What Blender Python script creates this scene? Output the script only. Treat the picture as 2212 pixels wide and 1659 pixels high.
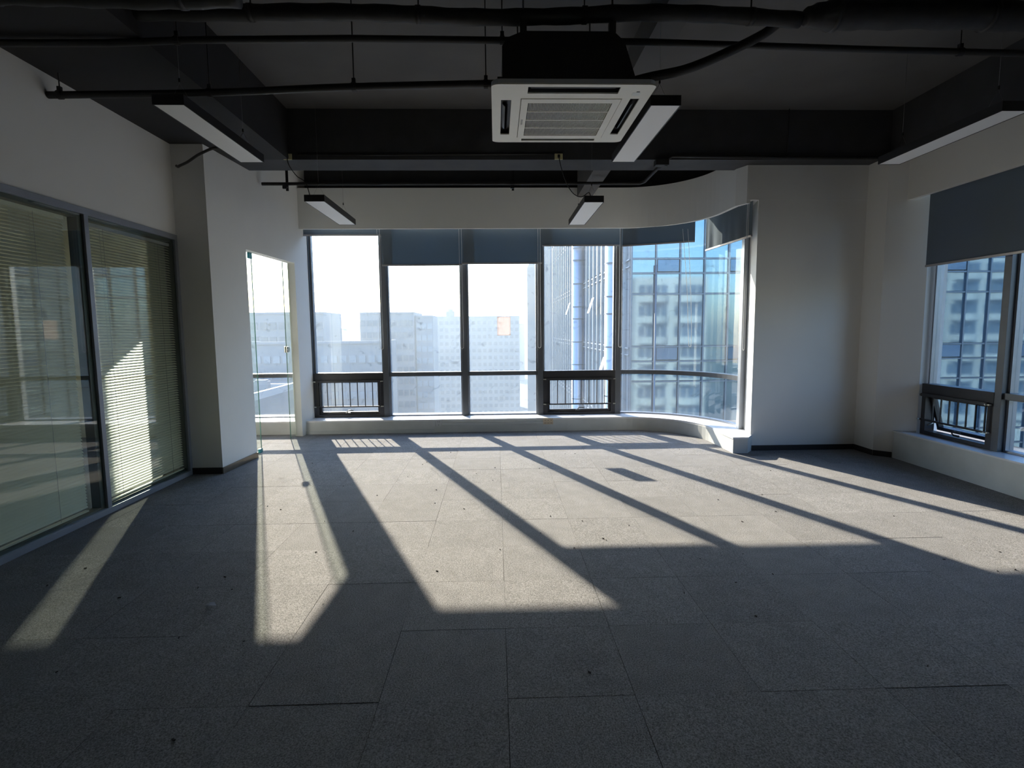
import bpy, bmesh, math, random
from mathutils import Matrix, Vector
random.seed(7)
for o in list(bpy.data.objects):
    bpy.data.objects.remove(o)
S = bpy.context.scene
COL = S.collection
PI = math.pi

# ---------------------------------------------------------------- camera
YAW, PIT, ROL, FPX = 0.0283122648, 0.0994553507, -0.00883672459, 1167.58
fw = Vector((math.sin(YAW)*math.cos(PIT), math.cos(YAW)*math.cos(PIT), -math.sin(PIT)))
rt = Vector((math.cos(YAW), -math.sin(YAW), 0)); up = rt.cross(fw)
r2 = rt*math.cos(ROL) + up*math.sin(ROL); u2 = -rt*math.sin(ROL) + up*math.cos(ROL)
cam = bpy.data.cameras.new('camera'); cam_o = bpy.data.objects.new('camera', cam); COL.objects.link(cam_o)
cam_o.matrix_world = Matrix(((r2.x, u2.x, -fw.x, 0), (r2.y, u2.y, -fw.y, 0), (r2.z, u2.z, -fw.z, 1.43), (0, 0, 0, 1)))
cam.sensor_fit = 'HORIZONTAL'; cam.sensor_width = 36; cam.lens = FPX/2212*36
cam.clip_start = 0.05; cam.clip_end = 3000
S.camera = cam_o

# ---------------------------------------------------------------- sky, sun, exposure
SUNV = Vector((-0.80, 1.845, 1.0)).normalized()          # direction towards the sun
elev = math.asin(SUNV.z); azim = math.atan2(SUNV.x, SUNV.y)
W = bpy.data.worlds.new('world'); S.world = W; W.use_nodes = True
wn = W.node_tree; wn.nodes.clear()
wo = wn.nodes.new('ShaderNodeOutputWorld'); bg = wn.nodes.new('ShaderNodeBackground'); sk = wn.nodes.new('ShaderNodeTexSky')
sk.sky_type = 'NISHITA'; sk.sun_disc = False; sk.sun_elevation = elev; sk.sun_rotation = azim
sk.air_density = 1.6; sk.dust_density = 1.2; sk.ozone_density = 3.0; sk.altitude = 20
bg.inputs[1].default_value = 0.62
tn = wn.nodes.new('ShaderNodeVectorMath'); tn.operation = 'MULTIPLY'; tn.inputs[1].default_value = (0.83, 0.97, 1.27)
wn.links.new(sk.outputs[0], tn.inputs[0]); wn.links.new(tn.outputs[0], bg.inputs[0]); wn.links.new(bg.outputs[0], wo.inputs[0])
sun = bpy.data.lights.new('sun', 'SUN'); sun.energy = 17.0; sun.angle = math.radians(0.6); sun.color = (1.0, 0.885, 0.735)
sun_o = bpy.data.objects.new('sun', sun); COL.objects.link(sun_o)
sun_o.rotation_euler = SUNV.to_track_quat('Z', 'Y').to_euler(); sun_o.location = (-20, 40, 30)
S.view_settings.view_transform = 'Standard'; S.view_settings.look = 'None'
S.view_settings.exposure = 0.0; S.view_settings.gamma = 1.0; S.view_settings.use_curve_mapping = False
S.cycles.use_denoising = True
try: S.cycles.denoiser = 'OPENIMAGEDENOISE'
except Exception: pass
S.cycles.max_bounces = 9; S.cycles.diffuse_bounces = 7; S.cycles.glossy_bounces = 4
S.cycles.transparent_max_bounces = 24; S.cycles.transmission_bounces = 6; S.cycles.volume_bounces = 0
S.cycles.sample_clamp_indirect = 6.0; S.cycles.caustics_reflective = False; S.cycles.caustics_refractive = False
S.cycles.use_adaptive_sampling = True; S.cycles.adaptive_threshold = 0.02
S.cycles.volume_step_rate = 4

# ---------------------------------------------------------------- materials
MATS = {}
def mat(name, col, rough=0.6, metal=0.0, var=0.0, scale=8.0, spec=0.5, bump=0.0, bscale=60.0, objvar=0.0, ns=(1, 1, 1)):
    if name in MATS: return MATS[name]
    m = bpy.data.materials.new(name); m.use_nodes = True; MATS[name] = m
    nt = m.node_tree; b = nt.nodes['Principled BSDF']
    b.inputs['Base Color'].default_value = (*col, 1); b.inputs['Roughness'].default_value = rough
    b.inputs['Metallic'].default_value = metal; b.inputs['Specular IOR Level'].default_value = spec
    tc = nt.nodes.new('ShaderNodeTexCoord'); mp = nt.nodes.new('ShaderNodeMapping'); mp.inputs['Scale'].default_value = ns
    nt.links.new(tc.outputs['Object'], mp.inputs[0])
    last = None
    if var > 0:
        n = nt.nodes.new('ShaderNodeTexNoise'); n.inputs['Scale'].default_value = scale; n.inputs['Detail'].default_value = 5
        nt.links.new(mp.outputs[0], n.inputs[0])
        r = nt.nodes.new('ShaderNodeMapRange'); r.inputs[1].default_value = 0.3; r.inputs[2].default_value = 0.7
        r.inputs[3].default_value = 1-var; r.inputs[4].default_value = 1+var
        nt.links.new(n.outputs[0], r.inputs[0]); last = r.outputs[0]
    if objvar > 0:
        oi = nt.nodes.new('ShaderNodeObjectInfo'); r = nt.nodes.new('ShaderNodeMapRange')
        r.inputs[3].default_value = 1-objvar; r.inputs[4].default_value = 1+objvar
        nt.links.new(oi.outputs['Random'], r.inputs[0])
        if last:
            mm = nt.nodes.new('ShaderNodeMath'); mm.operation = 'MULTIPLY'
            nt.links.new(last, mm.inputs[0]); nt.links.new(r.outputs[0], mm.inputs[1]); last = mm.outputs[0]
        else: last = r.outputs[0]
    if last:
        vm = nt.nodes.new('ShaderNodeVectorMath'); vm.operation = 'SCALE'; vm.inputs[0].default_value = col
        nt.links.new(last, vm.inputs['Scale']); nt.links.new(vm.outputs[0], b.inputs['Base Color'])
    if bump > 0:
        n = nt.nodes.new('ShaderNodeTexNoise'); n.inputs['Scale'].default_value = bscale; n.inputs['Detail'].default_value = 3
        nt.links.new(mp.outputs[0], n.inputs[0])
        bp = nt.nodes.new('ShaderNodeBump'); bp.inputs['Strength'].default_value = bump; bp.inputs['Distance'].default_value = 0.004
        nt.links.new(n.outputs[0], bp.inputs['Height']); nt.links.new(bp.outputs[0], b.inputs['Normal'])
    return m

def glass_mat(name, tint, dirt, dirt_scale=2.2, refl=1.0, ior=1.42, spots=0.0, smear=0.0):
    m = bpy.data.materials.new(name); m.use_nodes = True; MATS[name] = m
    nt = m.node_tree; nt.nodes.clear(); N = nt.nodes.new; L = nt.links.new
    out = N('ShaderNodeOutputMaterial'); tr = N('ShaderNodeBsdfTransparent'); tr.inputs[0].default_value = (*tint, 1)
    gl = N('ShaderNodeBsdfGlossy'); gl.inputs['Roughness'].default_value = 0.0; gl.inputs[0].default_value = (refl, refl, refl, 1)
    fr = N('ShaderNodeFresnel'); ge = N('ShaderNodeNewGeometry'); mi = N('ShaderNodeMapRange')
    mi.inputs[3].default_value = ior; mi.inputs[4].default_value = 1/ior   # same reflectance on both faces of the pane
    L(ge.outputs['Backfacing'], mi.inputs[0]); L(mi.outputs[0], fr.inputs[0])
    m1 = N('ShaderNodeMixShader'); L(fr.outputs[0], m1.inputs[0]); L(tr.outputs[0], m1.inputs[1]); L(gl.outputs[0], m1.inputs[2])
    tl = N('ShaderNodeBsdfTranslucent'); tl.inputs[0].default_value = (0.80, 0.88, 0.93, 1)
    tc = N('ShaderNodeTexCoord')
    n = N('ShaderNodeTexNoise'); n.inputs['Scale'].default_value = dirt_scale; n.inputs['Detail'].default_value = 7; n.inputs['Roughness'].default_value = 0.65
    n.inputs['Distortion'].default_value = 0.6
    L(tc.outputs['Object'], n.inputs[0])
    mr = N('ShaderNodeMapRange'); mr.inputs[1].default_value = 0.35; mr.inputs[2].default_value = 0.7
    mr.inputs[3].default_value = dirt*0.75; mr.inputs[4].default_value = dirt*1.35
    L(n.outputs[0], mr.inputs[0]); fac = mr.outputs[0]
    if spots > 0:
        v = N('ShaderNodeTexVoronoi'); v.inputs['Scale'].default_value = 26; L(tc.outputs['Object'], v.inputs[0])
        lt = N('ShaderNodeMath'); lt.operation = 'LESS_THAN'; lt.inputs[1].default_value = 0.11; L(v.outputs['Distance'], lt.inputs[0])
        n2 = N('ShaderNodeTexNoise'); n2.inputs['Scale'].default_value = 3.1; L(tc.outputs['Object'], n2.inputs[0])
        g2 = N('ShaderNodeMath'); g2.operation = 'GREATER_THAN'; g2.inputs[1].default_value = 0.55; L(n2.outputs[0], g2.inputs[0])
        mu = N('ShaderNodeMath'); mu.operation = 'MULTIPLY'; L(lt.outputs[0], mu.inputs[0]); L(g2.outputs[0], mu.inputs[1])
        ms = N('ShaderNodeMath'); ms.operation = 'MULTIPLY_ADD'; ms.inputs[1].default_value = spots
        L(mu.outputs[0], ms.inputs[0]); L(fac, ms.inputs[2]); fac = ms.outputs[0]
    m2 = N('ShaderNodeMixShader'); L(fac, m2.inputs[0]); L(m1.outputs[0], m2.inputs[1]); L(tl.outputs[0], m2.inputs[2])
    last = m2
    if smear > 0:   # wiped clear streaks: dark blotches where grease blocks the light
        n3 = N('ShaderNodeTexNoise'); n3.inputs['Scale'].default_value = 5.5; n3.inputs['Detail'].default_value = 9; n3.inputs['Distortion'].default_value = 1.8
        L(tc.outputs['Object'], n3.inputs[0])
        m3 = N('ShaderNodeMapRange'); m3.inputs[1].default_value = 0.60; m3.inputs[2].default_value = 0.78; m3.inputs[4].default_value = smear
        L(n3.outputs[0], m3.inputs[0])
        df = N('ShaderNodeBsdfDiffuse'); df.inputs[0].default_value = (0.22, 0.28, 0.34, 1)
        mm = N('ShaderNodeMixShader'); L(m3.outputs[0], mm.inputs[0]); L(m2.outputs[0], mm.inputs[1]); L(df.outputs[0], mm.inputs[2]); last = mm
    L(last.outputs[0], out.inputs[0])
    return m

def fabric_mat(name, col, trans):
    m = bpy.data.materials.new(name); m.use_nodes = True; MATS[name] = m
    nt = m.node_tree; nt.nodes.clear(); N = nt.nodes.new; L = nt.links.new
    out = N('ShaderNodeOutputMaterial'); d = N('ShaderNodeBsdfDiffuse'); t = N('ShaderNodeBsdfTranslucent')
    tc = N('ShaderNodeTexCoord'); n = N('ShaderNodeTexNoise'); n.inputs['Scale'].default_value = 400; L(tc.outputs['Object'], n.inputs[0])
    mr = N('ShaderNodeMapRange'); mr.inputs[3].default_value = 0.85; mr.inputs[4].default_value = 1.15; L(n.outputs[0], mr.inputs[0])
    vm = N('ShaderNodeVectorMath'); vm.operation = 'SCALE'; vm.inputs[0].default_value = col; L(mr.outputs[0], vm.inputs['Scale'])
    L(vm.outputs[0], d.inputs[0]); t.inputs[0].default_value = (0.26, 0.52, 0.80, 1) if name == 'blind_fabric' else (0.75, 0.70, 0.70, 1)
    mx = N('ShaderNodeMixShader'); mx.inputs[0].default_value = trans; L(d.outputs[0], mx.inputs[1]); L(t.outputs[0], mx.inputs[2]); L(mx.outputs[0], out.inputs[0])
    return m

def carpet_mat():
    m = bpy.data.materials.new('carpet'); m.use_nodes = True; MATS['carpet'] = m
    nt = m.node_tree; N = nt.nodes.new; L = nt.links.new; b = nt.nodes['Principled BSDF']
    b.inputs['Roughness'].default_value = 0.95; b.inputs['Specular IOR Level'].default_value = 0.15
    tc = N('ShaderNodeTexCoord'); oi = N('ShaderNodeObjectInfo')
    add = N('ShaderNodeVectorMath'); add.operation = 'MULTIPLY_ADD'; L(oi.outputs['Random'], add.inputs[0])
    add.inputs[1].default_value = (37, 91, 13); L(tc.outputs['Object'], add.inputs[2])
    n1 = N('ShaderNodeTexNoise'); n1.inputs['Scale'].default_value = 170; n1.inputs['Detail'].default_value = 4; n1.inputs['Roughness'].default_value = 0.75; L(add.outputs[0], n1.inputs[0])
    n2 = N('ShaderNodeTexNoise'); n2.inputs['Scale'].default_value = 9; n2.inputs['Detail'].default_value = 4; L(add.outputs[0], n2.inputs[0])
    r1 = N('ShaderNodeMapRange'); r1.inputs[1].default_value = 0.36; r1.inputs[2].default_value = 0.64; r1.inputs[3].default_value = 0.42; r1.inputs[4].default_value = 1.58; L(n1.outputs[0], r1.inputs[0])
    r2_ = N('ShaderNodeMapRange'); r2_.inputs[1].default_value = 0.3; r2_.inputs[2].default_value = 0.7; r2_.inputs[3].default_value = 0.92; r2_.inputs[4].default_value = 1.08; L(n2.outputs[0], r2_.inputs[0])
    r3 = N('ShaderNodeMapRange'); r3.inputs[3].default_value = 0.94; r3.inputs[4].default_value = 1.06; L(oi.outputs['Random'], r3.inputs[0])
    a = N('ShaderNodeMath'); a.operation = 'MULTIPLY'; L(r1.outputs[0], a.inputs[0]); L(r2_.outputs[0], a.inputs[1])
    c = N('ShaderNodeMath'); c.operation = 'MULTIPLY'; L(a.outputs[0], c.inputs[0]); L(r3.outputs[0], c.inputs[1])
    # dark specks
    v = N('ShaderNodeTexVoronoi'); v.inputs['Scale'].default_value = 16; L(add.outputs[0], v.inputs[0])
    lt = N('ShaderNodeMath'); lt.operation = 'GREATER_THAN'; lt.inputs[1].default_value = 0.045; L(v.outputs['Distance'], lt.inputs[0])
    r4 = N('ShaderNodeMapRange'); r4.inputs[3].default_value = 0.75; L(lt.outputs[0], r4.inputs[0])
    e = N('ShaderNodeMath'); e.operation = 'MULTIPLY'; L(c.outputs[0], e.inputs[0]); L(r4.outputs[0], e.inputs[1])
    vm = N('ShaderNodeVectorMath'); vm.operation = 'SCALE'; vm.inputs[0].default_value = (0.213, 0.209, 0.207); L(e.outputs[0], vm.inputs['Scale'])
    L(vm.outputs[0], b.inputs['Base Color'])
    bp = N('ShaderNodeBump'); bp.inputs['Strength'].default_value = 0.5; bp.inputs['Distance'].default_value = 0.003; L(n1.outputs[0], bp.inputs['Height']); L(bp.outputs[0], b.inputs['Normal'])
    return m

CARPET = carpet_mat()
WHITE = mat('white_paint', (0.79, 0.785, 0.76), 0.75, var=0.02, scale=2, bump=0.05, bscale=120)
BLACK = mat('black_ceiling_paint', (0.045, 0.046, 0.050), 0.7, var=0.15, scale=5, bump=0.1)
SLAB = mat('dark_grey_concrete', (0.10, 0.097, 0.094), 0.8, var=0.12, scale=2, bump=0.1)
BEAM = mat('dark_beam_paint', (0.017, 0.017, 0.019), 0.75, var=0.15, scale=3, bump=0.1)
FRAME = mat('grey_aluminium', (0.10, 0.11, 0.125), 0.38, 0.35, var=0.04)
FRAME2 = mat('light_aluminium', (0.30, 0.33, 0.38), 0.35, 0.4, var=0.04)
DARKF = mat('dark_aluminium', (0.030, 0.031, 0.036), 0.4, 0.3, var=0.04)
STONE = mat('white_stone', (0.78, 0.78, 0.79), 0.25, var=0.02, scale=5)
LEDGE = mat('ledge_paint', (0.58, 0.59, 0.57), 0.6, var=0.08, scale=4, bump=0.05)
SKIRT = mat('dark_skirting', (0.022, 0.017, 0.017), 0.45)
SKIRT2 = mat('bronze_skirting', (0.20, 0.17, 0.13), 0.30, 0.6, var=0.15, scale=6)
SKIRT3 = mat('white_skirting', (0.52, 0.54, 0.54), 0.4, var=0.05)
GLASS = glass_mat('window_glass', (0.965, 0.985, 0.985), 0.016, spots=0.07, smear=0.20)
GLASSR = glass_mat('side_window_glass', (0.76, 0.82, 0.86), 0.004)
GLASSP = glass_mat('partition_glass', (0.93, 0.965, 0.945), 0.004, ior=1.5)
GLASSG = glass_mat('green_edged_glass', (0.95, 0.98, 0.95), 0.010, ior=1.40)
GEDGE = mat('glass_edge_green', (0.06, 0.16, 0.13), 0.2)
FAB = fabric_mat('blind_fabric', (0.16, 0.19, 0.215), 0.10)
BARM = mat('blind_bar', (0.42, 0.41, 0.43), 0.4, 0.3)
CHAIN = mat('white_bead_chain', (0.75, 0.76, 0.76), 0.4)
SLATM = mat('cream_slat', (0.80, 0.77, 0.64), 0.45, 0.0)
ACW = mat('ivory_plastic', (0.84, 0.82, 0.73), 0.45, var=0.02)
ACD = mat('ac_dark', (0.010, 0.010, 0.012), 0.5)
ACL = mat('ac_louver', (0.26, 0.29, 0.30), 0.35, var=0.1)
HOUS = mat('black_housing', (0.012, 0.012, 0.014), 0.45)
DIFF = mat('lamp_diffuser', (0.86, 0.855, 0.84), 0.5)
PIPE = mat('black_pipe', (0.016, 0.016, 0.018), 0.55, var=0.2, scale=8)
INSUL = mat('black_pipe_wrap', (0.015, 0.015, 0.016), 0.6, var=0.3, scale=12, bump=0.6, bscale=18)
CABLE = mat('black_cable', (0.010, 0.010, 0.010), 0.5)
WIRE = mat('steel_wire', (0.25, 0.25, 0.26), 0.4, 0.8)
CREAM = mat('cream_plastic', (0.80, 0.74, 0.42), 0.5)
BEIGE = mat('beige_plastic', (0.62, 0.50, 0.36), 0.5)
PLASW = mat('white_plastic', (0.58, 0.59, 0.58), 0.4)
DARKP = mat('black_plastic', (0.02, 0.02, 0.02), 0.4)
TEAL = mat('teal_film', (0.01, 0.20, 0.24), 0.35)
STEEL = mat('brushed_steel', (0.55, 0.55, 0.50), 0.3, 0.8)
PAPER = fabric_mat('pink_paper', (0.62, 0.56, 0.55), 0.22)
PAPERW = mat('white_paper', (0.85, 0.85, 0.9), 0.6)
ROOFM = mat('beige_interior', (0.74, 0.68, 0.54), 0.8)

# ---------------------------------------------------------------- helpers
def link(name, me, m, parent=None, loc=None):
    o = bpy.data.objects.new(name, me); COL.objects.link(o)
    if m is not None and len(me.materials) == 0: me.materials.append(m)
    if parent is not None: o.parent = parent
    if loc is not None: o.location = loc
    return o
def add_box(bm, x0, x1, y0, y1, z0, z1, M=None):
    vs = [bm.verts.new(Vector(p)) for p in ((x0,y0,z0),(x1,y0,z0),(x1,y1,z0),(x0,y1,z0),(x0,y0,z1),(x1,y0,z1),(x1,y1,z1),(x0,y1,z1))]
    if M is not None:
        for v in vs: v.co = M @ v.co
    for f in ((3,2,1,0),(4,5,6,7),(0,1,5,4),(1,2,6,5),(2,3,7,6),(3,0,4,7)): bm.faces.new([vs[i] for i in f])
def mesh_of(bm, name='m', smooth=False, bevel=0.0, bseg=2):
    if bevel > 0:
        bmesh.ops.bevel(bm, geom=list(bm.edges), offset=bevel, segments=bseg, affect='EDGES', profile=0.7)
    bmesh.ops.recalc_face_normals(bm, faces=bm.faces)
    me = bpy.data.meshes.new(name); bm.to_mesh(me); bm.free()
    if smooth:
        for p in me.polygons: p.use_smooth = True
    return me
def box(name, x0, x1, y0, y1, z0, z1, m, parent=None, bevel=0.0, loc=None, M=None):
    bm = bmesh.new(); add_box(bm, x0, x1, y0, y1, z0, z1, M)
    return link(name, mesh_of(bm, name, bevel=bevel), m, parent, loc)
def boxes(name, L, m, parent=None, bevel=0.0, loc=None):
    bm = bmesh.new()
    for b in L: add_box(bm, *b)
    return link(name, mesh_of(bm, name, bevel=bevel), m, parent, loc)
def add_prism(bm, poly, z0, z1):
    a = [bm.verts.new((x, y, z0)) for x, y in poly]; b = [bm.verts.new((x, y, z1)) for x, y in poly]
    n = len(poly); bm.faces.new(a[::-1]); bm.faces.new(b)
    for i in range(n): bm.faces.new((a[i], a[(i+1) % n], b[(i+1) % n], b[i]))
def prism(name, poly, z0, z1, m, parent=None, loc=None):
    bm = bmesh.new(); add_prism(bm, poly, z0, z1)
    return link(name, mesh_of(bm, name), m, parent, loc)
def band(name, pa, pb, z0, z1, m, parent=None, smooth=False):
    """solid between two matched plan paths pa (front) and pb (back)"""
    bm = bmesh.new(); n = len(pa)
    A0 = [bm.verts.new((x, y, z0)) for x, y in pa]; A1 = [bm.verts.new((x, y, z1)) for x, y in pa]
    B0 = [bm.verts.new((x, y, z0)) for x, y in pb]; B1 = [bm.verts.new((x, y, z1)) for x, y in pb]
    for i in range(n-1):
        bm.faces.new((A0[i], A0[i+1], A1[i+1], A1[i])); bm.faces.new((B0[i+1], B0[i], B1[i], B1[i+1]))
        bm.faces.new((A1[i], A1[i+1], B1[i+1], B1[i])); bm.faces.new((A0[i+1], A0[i], B0[i], B0[i+1]))
    bm.faces.new((A0[0], A1[0], B1[0], B0[0])); bm.faces.new((A1[-1], A0[-1], B0[-1], B1[-1]))
    return link(name, mesh_of(bm, name), m, parent)
def add_tube(bm, pts, r, seg=8, cap=True):
    pts = [Vector(p) for p in pts]; rings = []; n = len(pts); prev = None
    for i, p in enumerate(pts):
        t = (pts[min(i+1, n-1)] - pts[max(i-1, 0)]).normalized()
        if prev is None:
            a = Vector((0, 0, 1)) if abs(t.z) < 0.9 else Vector((1, 0, 0)); u = t.cross(a).normalized()
        else: u = (prev - t*prev.dot(t)).normalized()
        prev = u; w = t.cross(u)
        rr = r[i] if isinstance(r, (list, tuple)) else r
        rings.append([bm.verts.new(p + (u*math.cos(2*PI*k/seg) + w*math.sin(2*PI*k/seg))*rr) for k in range(seg)])
    for i in range(n-1):
        for k in range(seg): bm.faces.new((rings[i][k], rings[i][(k+1) % seg], rings[i+1][(k+1) % seg], rings[i+1][k]))
    if cap: bm.faces.new(rings[0][::-1]); bm.faces.new(rings[-1])
def tube(name, pts, r, m, parent=None, seg=8, loc=None):
    bm = bmesh.new(); add_tube(bm, pts, r, seg)
    o = link(name, mesh_of(bm, name, smooth=True), m, parent, loc); return o
def spline(pts, n=8):
    P = [Vector(p) for p in pts]; out = []
    for i in range(len(P)-1):
        p0 = P[max(i-1, 0)]; p1 = P[i]; p2 = P[i+1]; p3 = P[min(i+2, len(P)-1)]
        for k in range(n):
            t = k/n
            out.append(0.5*((2*p1) + (p2-p0)*t + (2*p0-5*p1+4*p2-p3)*t*t + (3*p1-p0-3*p2+p3)*t**3))
    out.append(P[-1]); return out
def thing(name, label, cat, loc=(0, 0, 0), rz=0, group=None):
    o = bpy.data.objects.new(name, None); COL.objects.link(o); o.location = loc; o.rotation_euler = (0, 0, rz)
    o.empty_display_size = 0.1; o['label'] = label; o['category'] = cat
    if group: o['group'] = group
    return o
def tag(o, label, cat, group=None, kind=None):
    o['label'] = label; o['category'] = cat
    if group: o['group'] = group
    if kind: o['kind'] = kind
    return o
def st(o, label=None, cat='structure'):
    o['kind'] = 'structure'
    if label: o['label'] = label; o['category'] = cat
    return o
def root(name, loc=(0, 0, 0), rz=0, label=None, cat=None):
    o = bpy.data.objects.new(name, None); COL.objects.link(o); o.location = loc; o.rotation_euler = (0, 0, rz); o['kind'] = 'structure'
    if label: o['label'] = label; o['category'] = cat
    return o
def relink(o, parent):
    c = o.copy(); COL.objects.link(c); c.parent = parent
    return c
def copy_thing(r, loc, rz, label, group=None):
    c = r.copy(); COL.objects.link(c); c.location = loc; c.rotation_euler = (0, 0, rz); c['label'] = label
    if group: c['group'] = group
    for ch in list(r.children):
        d = relink(ch, c)
        for g in list(ch.children): relink(g, d)
    return c

# ---------------------------------------------------------------- plan curves
def path(yl, cx, cy, r, x0, n=16, a_end=0.0, yend=None):
    p = [(x0, yl)]
    for i in range(n+1):
        a = PI/2 + (a_end - PI/2)*i/n
        p.append((cx + r*math.cos(a), cy + (yl-cy)*math.sin(a) if True else 0))
    if yend is not None: p.append((cx+r, yend))
    return p
SLABZ = 3.75
# ---------------------------------------------------------------- floor
fl = st(box('floor', -6.6, 6.2, -4.2, 8.3, -0.25, -0.008, mat('floor_base', (0.05, 0.05, 0.05), 0.9)), 'grey carpeted office floor', 'floor')
bm = bmesh.new(); add_box(bm, -0.2497, 0.2497, -0.2497, 0.2497, -0.008, 0)
for v in bm.verts:
    if v.co.z > -0.001: v.co.x *= 0.9985; v.co.y *= 0.9985
tile_me = mesh_of(bm, 'carpet_tile'); tile_me.materials.append(CARPET)
bm = bmesh.new(); add_box(bm, -0.162, 0.249, -0.249, 0.249, -0.008, 0)
for iy in range(-3, 12):
    y = 1.975 + 0.25 + 0.5*iy
    if y > 8.0 or y < 0.4: continue
    for ix in range(-11, 9):
        x = 0.029 + 0.25 + 0.5*ix
        if x > 4.45 or x < -4.9: continue
        if x < -3.4 and (y < 2.7): continue
        if x > 2.9 and y > 6.3: continue
        o = bpy.data.objects.new('carpet_tile', tile_me); COL.objects.link(o); o.parent = fl
        o.location = (x + random.uniform(-.0007, .0007), y + random.uniform(-.0007, .0007), random.uniform(-0.0008, 0.0008))
        o.rotation_euler = (0, 0, random.choice((0, PI/2, PI, 3*PI/2)) + random.uniform(-.0015, .0015))
        if random.random() < .14: o.scale = random.choice(((.9965, .999, 1), (.999, .9965, 1)))   # a few joints stand open
bm.free()
# far and hidden carpet beyond the single tiles
o = boxes('carpet', [(-6.6, -4.98, -4.2, 8.0, -0.008, -0.001), (-4.97, 6.1, -4.2, 0.47, -0.008, -0.001), (-4.97, -3.48, 0.475, 2.47, -0.008, -0.001), (4.53, 6.1, 0.475, 8, -0.008, -0.001)], CARPET, fl)
o['kind'] = 'stuff'

# ---------------------------------------------------------------- ceiling, beams
st(box('ceiling', -6.6, 6.2, -4.2, 8.3, SLABZ, SLABZ+0.2, SLAB), 'dark grey concrete ceiling slab', 'ceiling')
st(box('beam_left', -3.26, -2.16, -4.1, 5.96, 3.235, SLABZ-.001, BEAM), 'wide dark ceiling beam along the white partition wall', 'beam')
st(box('beam_cross', -3.26, 4.7, 5.96, 6.35, 3.235, SLABZ-.001, BLACK), 'black downstand beam crossing the room before the window recess', 'beam')
st(box('beam_recess', 1.13, 1.33, 6.352, 7.58, 3.235, SLABZ-.001, SLAB), 'short beam in the recess above the window pelmet', 'beam')
st(box('beam_middle', 1.13, 1.33, -4.1, 5.958, 3.52, SLABZ-.001, SLAB), 'shallow ceiling beam running past the air conditioner', 'beam')
st(box('beam_right', 4.30, 4.70, -4.1, 5.958, 3.235, SLABZ-.001, BLACK), 'black ceiling beam above the right hand windows', 'beam')

# ---------------------------------------------------------------- left wall and partition glazing
LX = -3.11
st(box('wall_left', LX-0.14, LX, -4.1, 5.48, 2.376, 3.235, WHITE), 'white plaster wall band above the glazed partition', 'wall')
st(box('wall_left_rear', LX-0.14, LX, -4.1, 1.0, 0, 2.376, WHITE))
part = root('window_partition', (0, 0, 0), 0, 'glazed office partition with venetian blinds between the panes', 'partition')
GREYP = mat('partition_frame', (0.30, 0.32, 0.37), 0.4, 0.3, var=0.05)
DKGR = mat('partition_inner_frame', (0.06, 0.075, 0.07), 0.4, 0.2)
ys = [1.05, 2.16, 4.297, 5.46]
box('bottom_rail', LX-.10, LX+.012, 1.0, 5.478, 0.0, 0.047, GREYP, part, bevel=.002)
box('top_rail', LX-.10, LX+.012, 1.0, 5.478, 2.330, 2.378, GREYP, part, bevel=.002)
for y in ys:
    w = 0.022
    box('mullion', LX-.10, LX+.010, y-w, y+w, 0.048, 2.329, GREYP, part, bevel=.002)
slat_me = None
def slat_mesh(L):
    bm = bmesh.new(); n = 5; w = 0.0125
    T, B = [], []
    for i in range(n+1):
        s = -w + 2*w*i/n; h = 0.0018*(1-(s/w)**2)
        T.append([bm.verts.new((s, y, h+.0003)) for y in (-L/2, L/2)]); B.append([bm.verts.new((s, y, h-.0003)) for y in (-L/2, L/2)])
    for i in range(n):
        bm.faces.new((T[i][0], T[i+1][0], T[i+1][1], T[i][1])); bm.faces.new((B[i+1][0], B[i][0], B[i][1], B[i+1][1]))
    me = mesh_of(bm, 'slat', smooth=True); me.materials.append(SLATM); return me
panels = [(ys[0], ys[1], 38, 'blank'), (ys[1], ys[2], 52, 'venetian blind with nearly closed cream slats in the near partition bay'), (ys[2], ys[3], 31, 'venetian blind with tilted cream slats in the far partition bay, lit by the sun')]
for i, (ya, yb, tilt, lab) in enumerate(panels):
    a, b = ya+.022, yb-.022
    box('pane', LX-.012, LX-.006, a, b, 0.047, 2.331, GLASSP, part)
    box('pane', LX-.090, LX-.084, a, b, 0.047, 2.331, GLASSP, part)
    boxes('inner_frame', [(LX-.083, LX-.013, a, a+.006, .048, 2.329), (LX-.083, LX-.013, b-(.045 if i < 2 else .012), b, .048, 2.329), (LX-.083, LX-.013, a+.0065, b-.046, .048, .066), (LX-.083, LX-.013, a+.0065, b-.046, 2.30, 2.329)], DKGR, part)
    if i == 0: continue
    t = thing('venetian_blind', lab, 'blind', (LX-.048, (a+b)/2 - (.05 if i == 1 else 0.0), 0), 0, None)
    L = (b-a) - (0.18 if i == 1 else .05)
    me = slat_mesh(L)
    box('head_rail', -.014, .014, -L/2, L/2, 2.262, 2.288, BARM if i == 2 else SLATM, t)
    z = 2.245; k = 0
    while z > 0.10:
        o = bpy.data.objects.new('slat', me); COL.objects.link(o); o.parent = t
        o.location = (0, random.uniform(-.002, .002), z); o.rotation_euler = (0, math.radians(tilt + random.uniform(-1.5, 1.5)), 0)
        z -= 0.0237; k += 1
    box('bottom_bar', -.012, .012, -L/2, L/2, .070, .082, SLATM, t)
    for yy in (-L*.36, 0.0, L*.36) if i == 1 else (-L*.33, L*.33):
        boxes('ladder_cord', [(-.014, -.0125, yy-.001, yy+.001, .08, 2.27), (.0125, .014, yy-.001, yy+.001, .08, 2.27)], WIRE, t)

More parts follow.
